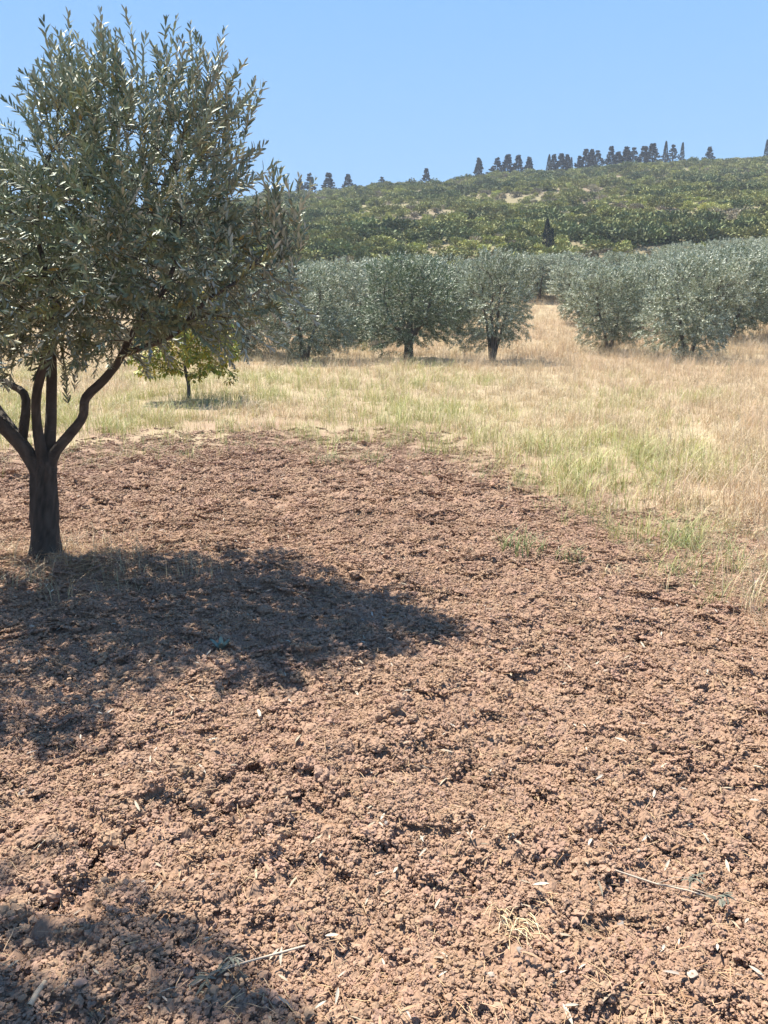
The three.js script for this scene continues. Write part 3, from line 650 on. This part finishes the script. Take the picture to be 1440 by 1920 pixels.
// ---------------------------------------------------------------- hillside scrub
function shrubGeometry(seed, faces, size, colors, tall = .75) {
  const r = rngOf(seed), mb = new MB(), lobes = [];
  for (let k = 0; k < 7; k++) { const a = r() * 6.283, q = Math.sqrt(r()) * .55; lobes.push([V(Math.cos(a) * q, range(r, .25, .6) * tall, Math.sin(a) * q), range(r, .32, .52)]); }
  for (let k = 0; k < faces; k++) {
    const [c, R] = pick(r, lobes), v = V(r() * 2 - 1, r() * 2 - .75, r() * 2 - 1).normalize(), p = c.clone().addScaledVector(v, R * Math.pow(r(), .3)); if (p.y < 0) p.y *= -.2;
    const d = v.clone().add(V(range(r, -.9, .9), range(r, -.4, .9), range(r, -.9, .9))).normalize(), s = perp(d).applyAxisAngle(d, r() * 6.283);
    diamond(mb, p, d, s, size * range(r, .7, 1.4), size * range(r, .22, .42), vary(r, pick(r, colors), .22));
  }
  return mb.build();
}
const SC = { olive: [[.24, .245, .08], [.30, .29, .10], [.19, .21, .07]], dark: [[.11, .14, .05], [.135, .165, .06], [.16, .18, .065]], lime: [[.34, .355, .11], [.40, .38, .13], [.28, .31, .095]], dull: [[.29, .25, .16], [.33, .28, .185], [.24, .22, .135]] };
{
  const r = rngOf(1500), types = [['dark', .30], ['olive', .38], ['lime', .18], ['dull', .14]];
  const geo = {}; for (const [k] of types) geo[k] = [0, 1, 2].map((m) => shrubGeometry(1510 + m + 7 * types.findIndex((t) => t[0] === k), 620, .17, SC[k], k === 'dull' ? .55 : .8));
  const lists = {}; for (const [k] of types) lists[k] = geo[k].map(() => []);
  for (let k = 0; k < 22000; k++) {
    const d = range(r, 84, 300), x = range(r, -.62, .60) * d + range(r, -8, 8);
    if (r() > .35 + .65 * d / 300) continue;
    const band = sm(124, 131, d) * (1 - sm(142, 152, d)) * (1 - sm(22, 55, x)), scar = sm(.42, .70, n2b(x * .035 + 4, d * .05)), foot = 1 - sm(86, 108, d + n2(x * .06, d * .06) * 10);
    const dens = clamp(.66 - .30 * band - .22 * scar - .34 * foot + .35 * n2(x * .05 + 8, d * .05));
    if (r() > dens) continue;
    const z = band * .7 + scar * .9 + foot * .4 + .75 * n2b(x * .02 + 60, d * .024) + .6 * n2(x * .07, d * .07) + range(r, -.85, .85);
    const kind = z < -.68 ? 'dark' : z < .25 ? 'olive' : z < .85 ? 'lime' : 'dull';
    const s = (1 - .45 * sm(255, 275, d)) * (kind === 'dark' ? range(r, 1.2, 2.7) : kind === 'olive' ? range(r, .8, 2.1) : range(r, .6, 1.5));
    pick(r, lists[kind]).push({ p: onGround(x, d, -.1), ry: r() * 6.283, s3: V(s * range(r, .85, 1.3), s * range(r, .75, 1.05), s * range(r, .85, 1.3)), c: tone(r, .28) });
  }
  const say = { dark: 'dark evergreen scrub covering the hillside', olive: 'olive-green maquis scrub covering the hillside', lime: 'yellow-green young scrub on the hillside', dull: 'dull brown dry scrub on the hillside' };
  for (const [k] of types) geo[k].forEach((g, m) => stuff(k === 'dark' ? 'evergreen_scrub' : k === 'olive' ? 'maquis_scrub' : k === 'lime' ? 'young_scrub' : 'dry_scrub', say[k], 'scrub', g, M.shrub, lists[k][m]));
  console.log('shrubs', Object.entries(lists).map(([k, l]) => k + ' ' + l.reduce((a, b) => a + b.length, 0)).join(', '));
}

// ---------------------------------------------------------------- conifers on the ridge and trees on the slope
function coniferGeometry(seed, w, kind) {
  // height 1, crown of small faces in drooping tiers (pine) or a tight spire (cypress)
  const r = rngOf(seed), mb = new MB(), dark = [[.016, .026, .018], [.022, .034, .022], [.030, .042, .028]];
  if (kind === 'cypress') for (let k = 0; k < 800; k++) {
    const y = Math.pow(r(), .85), R = w * (y < .12 ? lerp(.55, 1, y / .12) : Math.pow(1 - (y - .12) / .88, .6)) * range(r, .7, 1.08), a = r() * 6.283;
    const d = V(Math.cos(a) * .35, 1, Math.sin(a) * .35).normalize(); diamond(mb, V(Math.cos(a) * R, .03 + y * .9, Math.sin(a) * R), d, perp(d).applyAxisAngle(d, r() * 6), .05, .011, vary(r, pick(r, dark), .2));
  } else {
    const tiers = 9 + Math.floor(r() * 4);
    for (let t = 0; t < tiers; t++) {
      const y = .14 + .80 * t / (tiers - 1), R = w * Math.pow(1 - (y - .1) / .90, 1.15) * range(r, .7, 1.25), n = 5 + Math.floor(r() * 3);
      for (let b = 0; b < n; b++) {
        const a = b / n * 6.283 + r(), L = R * range(r, .55, 1.15), lift = range(r, -.02, .05);
        for (let k = 0; k < 19; k++) { const f = Math.sqrt(r()), d = V(Math.cos(a) + range(r, -.8, .8), range(r, -.5, .7), Math.sin(a) + range(r, -.8, .8)).normalize(); diamond(mb, V(Math.cos(a) * L * f + range(r, -.02, .02), y + lift * f + range(r, -.025, .02), Math.sin(a) * L * f + range(r, -.02, .02)), d, perp(d).applyAxisAngle(d, r() * 6), .065, .024, vary(r, pick(r, dark), .25)); }
      }
    }
    for (let k = 0; k < 30; k++) { const d = V(range(r, -.3, .3), 1, range(r, -.3, .3)).normalize(); diamond(mb, V(range(r, -.01, .01), range(r, .84, .97), range(r, -.01, .01)), d, perp(d), .05, .010, pick(r, dark)); }
  }
  const tm = new MB(); tube(tm, [V(0, -.03, 0), V(0, .4, 0), V(0, .9, 0)], [.022, .016, .006], 6, [.10, .08, .06]);
  return { crown: mb.build(), trunk: tm.build() };
}
{
  const pines = [[.34, 1], [.42, 2], [.30, 3], [.38, 4]].map(([w, k]) => coniferGeometry(1600 + k, w, 'pine')), spires = [coniferGeometry(1620, .085, 'cypress'), coniferGeometry(1621, .10, 'cypress')];
  const r = rngOf(1650);
  const P = 'pine_tree', C = 'cypress_tree';
  const list = [
    [501, 347, 376, P], [521, 338, 366, C], [563, 337, 364, P], [582, 326, 366, P], [616, 325, 364, P], [653, 328, 360, P], [697, 343, 358, P], [716, 333, 354, P], [768, 336, 350, P], [799, 317, 344, P],
    [897, 297, 334, P], [932, 297, 332, P], [952, 290, 330, P], [972, 292, 328, P], [992, 295, 326, P], [1028, 288, 322, C], [1038, 290, 322, P], [1052, 289, 321, P], [1063, 291, 320, P], [1070, 294, 320, C],
    [1086, 293, 319, P], [1097, 281, 319, P], [1108, 281, 318, P], [1119, 283, 318, P], [1145, 275, 317, P], [1158, 286, 316, P], [1172, 276, 315, P], [1186, 278, 314, P], [1207, 275, 313, P], [1223, 271, 312, P],
    [1246, 263, 311, C], [1260, 273, 310, P], [1278, 265, 308, C], [1329, 276, 304, P], [1436, 260, 296, C],
  ];
  const own = { 501: 'leftmost dark pine on the skyline, beside the near olive\'s sprigs', 521: 'slim cypress near the left end of the skyline trees', 799: 'lone small pine on the skyline left of the big rounded one', 897: 'big rounded pine on the skyline at the left of the long row', 1246: 'tallest slim cypress spire on the skyline, left of a pine', 1260: 'pine on the skyline between two slim cypress spires', 1278: 'slim cypress spire on the skyline, right of the pine between two spires', 1329: 'single pine on the skyline near the right, amid scrub', 1436: 'cypress on the skyline at the right edge', 616: 'pine second of three spaced pines on the left skyline', 653: 'pine third of three spaced pines on the left skyline', 582: 'pine first of three spaced pines on the left skyline', 1145: 'wide pine at the left of the middle clump on the skyline' };
  const nth = ['first', 'second', 'third', 'fourth', 'fifth', 'sixth', 'seventh', 'eighth', 'ninth', 'tenth', 'eleventh', 'twelfth', 'thirteenth', 'fourteenth', 'fifteenth', 'sixteenth', 'seventeenth', 'eighteenth', 'nineteenth', 'twentieth', 'twenty-first', 'twenty-second', 'twenty-third', 'twenty-fourth', 'twenty-fifth', 'twenty-sixth', 'twenty-seventh', 'twenty-eighth', 'twenty-ninth', 'thirtieth'], seen = { [P]: 0, [C]: 0 };
  list.forEach(([px, top, foot, kind], k) => {
    const count = nth[seen[kind]++];
    const d = RIDGE_D - 2 - r() * 5, a = at(px, foot, d), b = at(px, top, d), y = H(a.x, d) - .25, h = b.y - y + .1, g = kind === C ? spires[k % 2] : pines[k % 4];
    const row = (kind === C ? 'slim dark cypress, ' : 'dark pine, ') + count + ' from the left among the ' + (kind === C ? 'cypresses' : 'pines') + ' on the skyline';
    const t = thing(kind, own[px] ?? row, 'tree', V(a.x, y, -d), 'conifers along the skyline');
    t.scale.set(h * (kind === C ? 1.15 : range(r, 1.1, 1.75)), h, h * (kind === C ? 1.15 : range(r, 1.1, 1.75))); t.rotation.set(range(r, -.04, .04), r() * 6.283, range(r, -.05, .05));
    part('trunk', g.trunk, M.twig, t); part('crown', g.crown, M.needle, t, 'stuff');
  });
  // cypress pair at the hill's foot
  for (const [px, top, foot, d, label] of [[1024, 405, 474, 98, 'taller of the two dark cypresses rising behind the grove'], [1033, 424, 476, 97, 'shorter cypress touching the taller one behind the grove']]) {
    const a = at(px, foot, d), b = at(px, top, d), y = H(a.x, d), h = b.y - y, t = thing(C, label, 'tree', V(a.x, y - .1, -d)); t.scale.set(h * 1.35, h, h * 1.35); part('trunk', spires[1].trunk, M.twig, t); part('crown', spires[1].crown, M.needle, t, 'stuff');
  }
  // rounded bushes one can pick out at the foot of the hill
  const round = shrubGeometry(1700, 1500, .13, SC.dark, 1.05), grey = shrubGeometry(1701, 1500, .13, [GL, GU, GL], .95), lime = shrubGeometry(1702, 1200, .14, SC.lime, .9);
  const bush = (px, foot, d, w, h, g, name, label) => { const x = at(px, foot, d).x; const m = single(name, label, 'bush', g, M.shrub, onGround(x, d, -.1)); m.scale.set(w, h, w); m.rotation.y = px; };
  bush(677, 484, 92, 1.1, 2.0, round, 'round_bush', 'dark rounded bush before the bare bank, left of two');
  bush(748, 478, 94, 1.0, 1.9, round, 'round_bush', 'dark rounded bush before the bare bank, right of two');
  bush(565, 478, 90, .9, 1.6, round, 'round_bush', 'dark upright bush above the near olive\'s right sprigs');
  bush(586, 492, 86, 1.1, 1.1, grey, 'round_bush', 'grey-green round bush on the bare slope at the left');
  bush(556, 490, 88, .9, .95, grey, 'round_bush', 'small grey round bush left of the larger grey one');
  bush(610, 500, 84, 1.5, .9, lime, 'round_bush', 'low yellow-green bush on the bare slope at the left');
  bush(1195, 470, 88, 1.6, 1.5, lime, 'round_bush', 'bright yellow-green bush above the right half of the grove');
  bush(1325, 452, 92, 1.6, 1.6, lime, 'round_bush', 'bright yellow-green bush above the grove near the right edge');
}

// ---------------------------------------------------------------- clods, stones and litter one can pick out
{
  const r = rngOf(1800), clods = [0, 1, 2, 3, 4].map((k) => aggregate(31 + k * 13, 150, 1, range(r, .55, .8), .05, .19)), slab = aggregate(150, 170, 1, .26, .03, .10);
  const place = (m, px, py, s, turn, sink = .25) => { const g = groundAt(px, py); m.position.set(g.x, H(g.x, g.d) + s.y * .42, -g.d); m.scale.copy(s); m.rotation.y = turn; return m; };
  const groundAt = (px, py) => { let d = 3; for (let k = 0; k < 40; k++) { const p = at(px, py, d), h = H(p.x, d); d += (p.y - h) * 1.4; d = clamp(d, .8, 30); } return { x: at(px, py, d).x, d }; };
  const one = (px, py, w, tall, g, label, turn, name = 'soil_clod', cat = 'clod', mat = M.soil) => { const q = groundAt(px, py), s = w / F * q.d * 1.05 / 2; return place(single(name, label, cat, g, mat), px, py, V(s, s * tall, s), turn); };
  one(305, 1570, 90, .55, slab, 'broad flat-topped clod of pale soil at the lower left', .3);
  one(472, 1570, 74, 1.25, clods[0], 'dark jutting clod with a black hollow under it, lower left of the middle', 1.2);
  one(583, 1392, 60, 1.15, clods[1], 'wedge-shaped clod at the centre of the picture', 2.0);
  one(805, 1372, 60, .9, clods[2], 'rough clod right of the wedge-shaped one', .6);
  one(1108, 1552, 66, 1.0, clods[3], 'clod with a dark notch at the lower right', .9);
  one(705, 1410, 44, .8, clods[4], 'clod beside a dark pit, below the centre', 2.5);
  one(690, 1560, 95, .45, slab, 'wide smooth flat clod at the bottom centre', 1.9);
  one(655, 1520, 44, .9, clods[1], 'small clod beside the wide smooth flat one', .2);
  one(215, 1610, 48, .9, clods[4], 'clod with a round hollow, below the broad flat-topped clod', .8);
  one(240, 1430, 60, .7, clods[2], 'slanting clod at the left edge of the tree\'s shade', 3.0);
  for (let k = 0; k < 46; k++) { const band = k < 24, x0 = range(r, -1.3, .5), d = band ? Math.max(1.7, 2.85 + .72 * x0 + (r() + r() - 1) * .4) : range(r, 1.7, 6.5), x = band ? x0 : range(r, -.46, .46) * d; if (past(x, d) > -.3) continue; const s = range(r, .03, .07), m = single('soil_clod', 'fist-sized clod of brown soil among the crumbs of the tilled plot', 'clod', pick(r, clods), M.soil, onGround(x, d, s * .15), 'clods on the tilled plot'); m.scale.set(s, s * range(r, .7, 1), s * range(r, .8, 1.2)); m.rotation.set(range(r, -.4, .4), r() * 6.28, range(r, -.4, .4)); }
  // stones
  const stoneOf = (seed, c, flat) => { const mb = new MB(); lumpOnto(mb, ICO0, V(0, 0, 0), V(1, flat, .75), seed, .16, c); return mb.build(true); };
  const stones = [stoneOf(3, [.34, .26, .195], .5), stoneOf(8, [.31, .20, .145], .6), stoneOf(13, [.21, .185, .165], .45), stoneOf(19, [.38, .31, .245], .4)];
  one(1298, 1832, 26, .6, stones[3], 'pale tan pebble beside a rusty leaf stalk at the lower right', .5, 'pebble', 'stone', M.stone);
  one(150, 1842, 30, .5, stones[1], 'reddish flat pebble in the shade at the lower left', .2, 'pebble', 'stone', M.stone);
  one(140, 1898, 56, .5, stones[2], 'dark grey angular stone at the bottom left corner', .9, 'stone', 'stone', M.stone);
  one(45, 1482, 32, .45, stones[2], 'grey flat stone near the left edge', 1.9, 'stone', 'stone', M.stone);
  one(405, 1905, 36, .7, stones[2], 'grey rounded stone at the bottom, left of the dry sprig', 2.2, 'stone', 'stone', M.stone);
  for (let k = 0; k < 60; k++) { const d = range(r, 1.6, 6), x = range(r, -.48, .48) * d; if (past(x, d) > -.3) continue; const s = range(r, .005, .014), m = single('pebble', 'small pale pebble lying on the tilled soil', 'stone', pick(r, stones), M.stone, onGround(x, d, s * .6 + .012), 'pebbles on the tilled plot'); m.scale.setScalar(s); m.rotation.set(range(r, -.4, .4), r() * 6.28, range(r, -.4, .4)); }
  // fallen leaves and straw
  const dryLeaf = (seed, top, under) => { const q = rngOf(seed), mb = new MB(); leafOnto(mb, V(-.5, 0, 0), V(1, 0, 0), V(0, 1, 0), 1, .19, range(q, -.25, .3), top, under); return mb.build(); };
  const leaves = [dryLeaf(1, [.32, .26, .18], [.36, .32, .25]), dryLeaf(2, [.28, .18, .10], [.34, .26, .17]), dryLeaf(3, [.38, .34, .27], [.33, .29, .22]), dryLeaf(4, [.25, .14, .075], [.31, .21, .12])];
  const strawBit = (seed) => { const q = rngOf(seed), mb = new MB(), b = range(q, -.2, .2); tube(mb, [V(-.5, 0, 0), V(-.1, .02, b * .4), V(.2, .01, b), V(.5, 0, b * .7)], [.020, .026, .022, .010], 4, vary(q, pick(q, [[.50, .34, .19], [.55, .43, .27], [.38, .22, .12]]), .1)); return mb.build(); };
  const bits = [1, 2, 3, 4, 5].map(strawBit);
  const lie = (m, x, d, len, lift) => { m.position.copy(onGround(x, d, lift)); m.scale.setScalar(len); m.rotation.set(range(r, -.35, .35), r() * 6.28, range(r, -.35, .35)); };
  for (let k = 0; k < 170; k++) { const d = range(r, 1.5, 4.6), x = range(r, -.5, .5) * d; if (n2b(x * 2.2, d * 2.2) < range(r, -.9, .5)) { k--; continue; } lie(single('dry_leaf', 'narrow dry olive leaf lying on the tilled soil', 'leaf', pick(r, leaves), M.litter, null, 'dry leaves fallen on the tilled plot'), x, d, range(r, .03, .055), .026); }
  for (let k = 0; k < 130; k++) { const d = range(r, 1.5, 4.6), x = range(r, -.5, .5) * d; if (n2b(x * 2.2 + 20, d * 2.2) < range(r, -.9, .5)) { k--; continue; } lie(single('straw_piece', 'short rusty straw piece lying on the tilled soil', 'straw', pick(r, bits), M.litter, null, 'straw pieces on the tilled plot'), x, d, range(r, .03, .075), .024); }
  const many = leaves.map(() => []), many2 = bits.map(() => []);
  for (let k = 0; k < 9000; k++) {
    const d = 1.4 + 9 * Math.pow(r(), 1.1), x = range(r, -.6, .6) * d, e = { p: onGround(x, d, .026), rx: range(r, -.5, .5), ry: r() * 6.28, rz: range(r, -.4, .4), s: range(r, .022, .055), c: tone(r, .2) };
    if (r() < .25) pick(r, many).push(e); else { const l = e.s * range(r, .9, 1.7); e.s3 = V(l, Math.min(l, .05), Math.min(l, .05)); pick(r, many2).push(e); }
  }
  // straw gathered round the trunk
  for (let k = 0; k < 900; k++) { const a = r() * 6.283, q = range(r, .12, 1) * Math.sqrt(r()) * 1.1, x = TRUNK.x + .25 + Math.cos(a) * q * 1.25, d = -TRUNK.z - .05 + Math.sin(a) * q * .75; pick(r, many2).push({ p: onGround(x, d, .012 + r() * .02), rx: range(r, -.5, .5), ry: r() * 6.28, rz: range(r, -.3, .3), s3: V(1, .35, .35).multiplyScalar(range(r, .07, .2)), c: tone(r, .2) }); }
  leaves.forEach((g, k) => stuff('leaf_litter', 'small dry leaves strewn over the tilled soil', 'litter', g, M.litter, many[k]));
  bits.forEach((g, k) => stuff('straw_litter', 'short straw bits strewn over the tilled soil and round the trunk', 'litter', g, M.litter, many2[k]));
  // fallen olive sprig with curled pale leaves, lower right
  const sprig = (px, py, label, stemPts, tufts, name) => {
    const q = groundAt(px, py), base = onGround(q.x, q.d, .03), t = thing(name, label, 'twig', base), mb = new MB();
    tube(mb, stemPts.slice(0, 4), [.0030, .0028, .0024, .0018], 5, [.44, .36, .27]); for (const tf of tufts) tube(mb, [stemPts[1], stemPts[1].clone().lerp(tf, .5).add(V(0, .012, 0)), tf], [.0018, .0014, .001], 4, [.42, .33, .24]);
    part('stem', mb.build(), M.litter, t);
    for (const tf of tufts) for (let k = 0; k < 11; k++) { const lm = new MB(), dir = V(range(r, -.7, .9), range(r, -.1, .35), range(r, -.2, 1)).normalize(); leafOnto(lm, tf.clone().add(V(range(r, -.012, .012), range(r, -.005, .01), range(r, -.012, .012))), dir, V(range(r, -.5, .5), 1, range(r, -.5, .5)), range(r, .03, .05), .007, range(r, 0, .35), vary(r, [.13, .13, .095], .2), vary(r, [.40, .38, .31], .12)); part('leaf', lm.build(), M.litter, t); }
  };
  sprig(1265, 1690, 'fallen olive sprig with curled silvery leaves at the lower right', [V(-.16, .02, -.07), V(-.05, .012, -.02), V(.03, .014, .01), V(.09, .018, .05)], [V(.06, .02, -.035), V(.11, .02, .05)], 'fallen_sprig');
  sprig(430, 1850, 'dry straw-coloured sprig with a long bare stem at the bottom, left of the middle', [V(.19, .03, -.06), V(.04, .02, -.015), V(-.03, .015, .01), V(-.08, .012, .05)], [V(0, .02, -.02), V(-.05, .015, .03)], 'fallen_sprig');
  { const q = groundAt(965, 1745), mb = new MB(); for (let k = 0; k < 34; k++) { const a = range(r, -.9, .9) + 1.4, s = V(range(r, -.05, .05), range(r, .0, .03), range(r, -.06, .06)), e = s.clone().add(V(Math.cos(a) * .06, range(r, -.01, .015), Math.sin(a) * .06)); tube(mb, [s, s.clone().lerp(e, .5).add(V(0, .014, 0)), e], [.0016, .0015, .0008], 4, vary(r, pick(r, STRAW), .15)); } single('straw_wisp', 'curled wisp of dry yellow straw at the bottom, right of the middle', 'straw', mb.build(), M.litter, onGround(q.x, q.d, .012)); }
  // blue-green sprout in the tree's shade
  { const q = groundAt(415, 1218), t = thing('sprout', 'small blue-green sprout with pointed leaves growing in the tree\'s shade', 'plant', onGround(q.x, q.d, 0)); for (let k = 0; k < 6; k++) { const mb = new MB(), a = k * 1.05 + .3; leafOnto(mb, V(0, 0, 0), V(Math.cos(a) * .6, range(r, .6, 1), Math.sin(a) * .6).normalize(), V(-Math.cos(a), .6, -Math.sin(a)), range(r, .07, .10), .028, .1, [.12, .18, .15], [.17, .24, .21]); part('leaf', mb.build(), M.leaf, t); } }
  { const q = groundAt(72, 1878), mb = new MB(); tube(mb, [V(-.004, 0, .035), V(0, .004, 0), V(.004, .003, -.035)], [.0075, .008, .006], 8, [.50, .38, .25], .05, 2); single('wood_stub', 'pale stub of a peeled stick in the bottom left shade', 'stick', mb.build(), M.litter, onGround(q.x, q.d, .022)); }
  { const q = groundAt(487, 1348), mb = new MB(); tube(mb, [V(-.01, 0, -.03), V(0, .004, 0), V(.008, .003, .03)], [.007, .0085, .006], 8, [.60, .46, .33], .05, 2); single('wood_stub', 'pale peeled stub just outside the tree\'s shade', 'stick', mb.build(), M.litter, onGround(q.x, q.d, .022)); }
}

renderer.render(scene, camera);
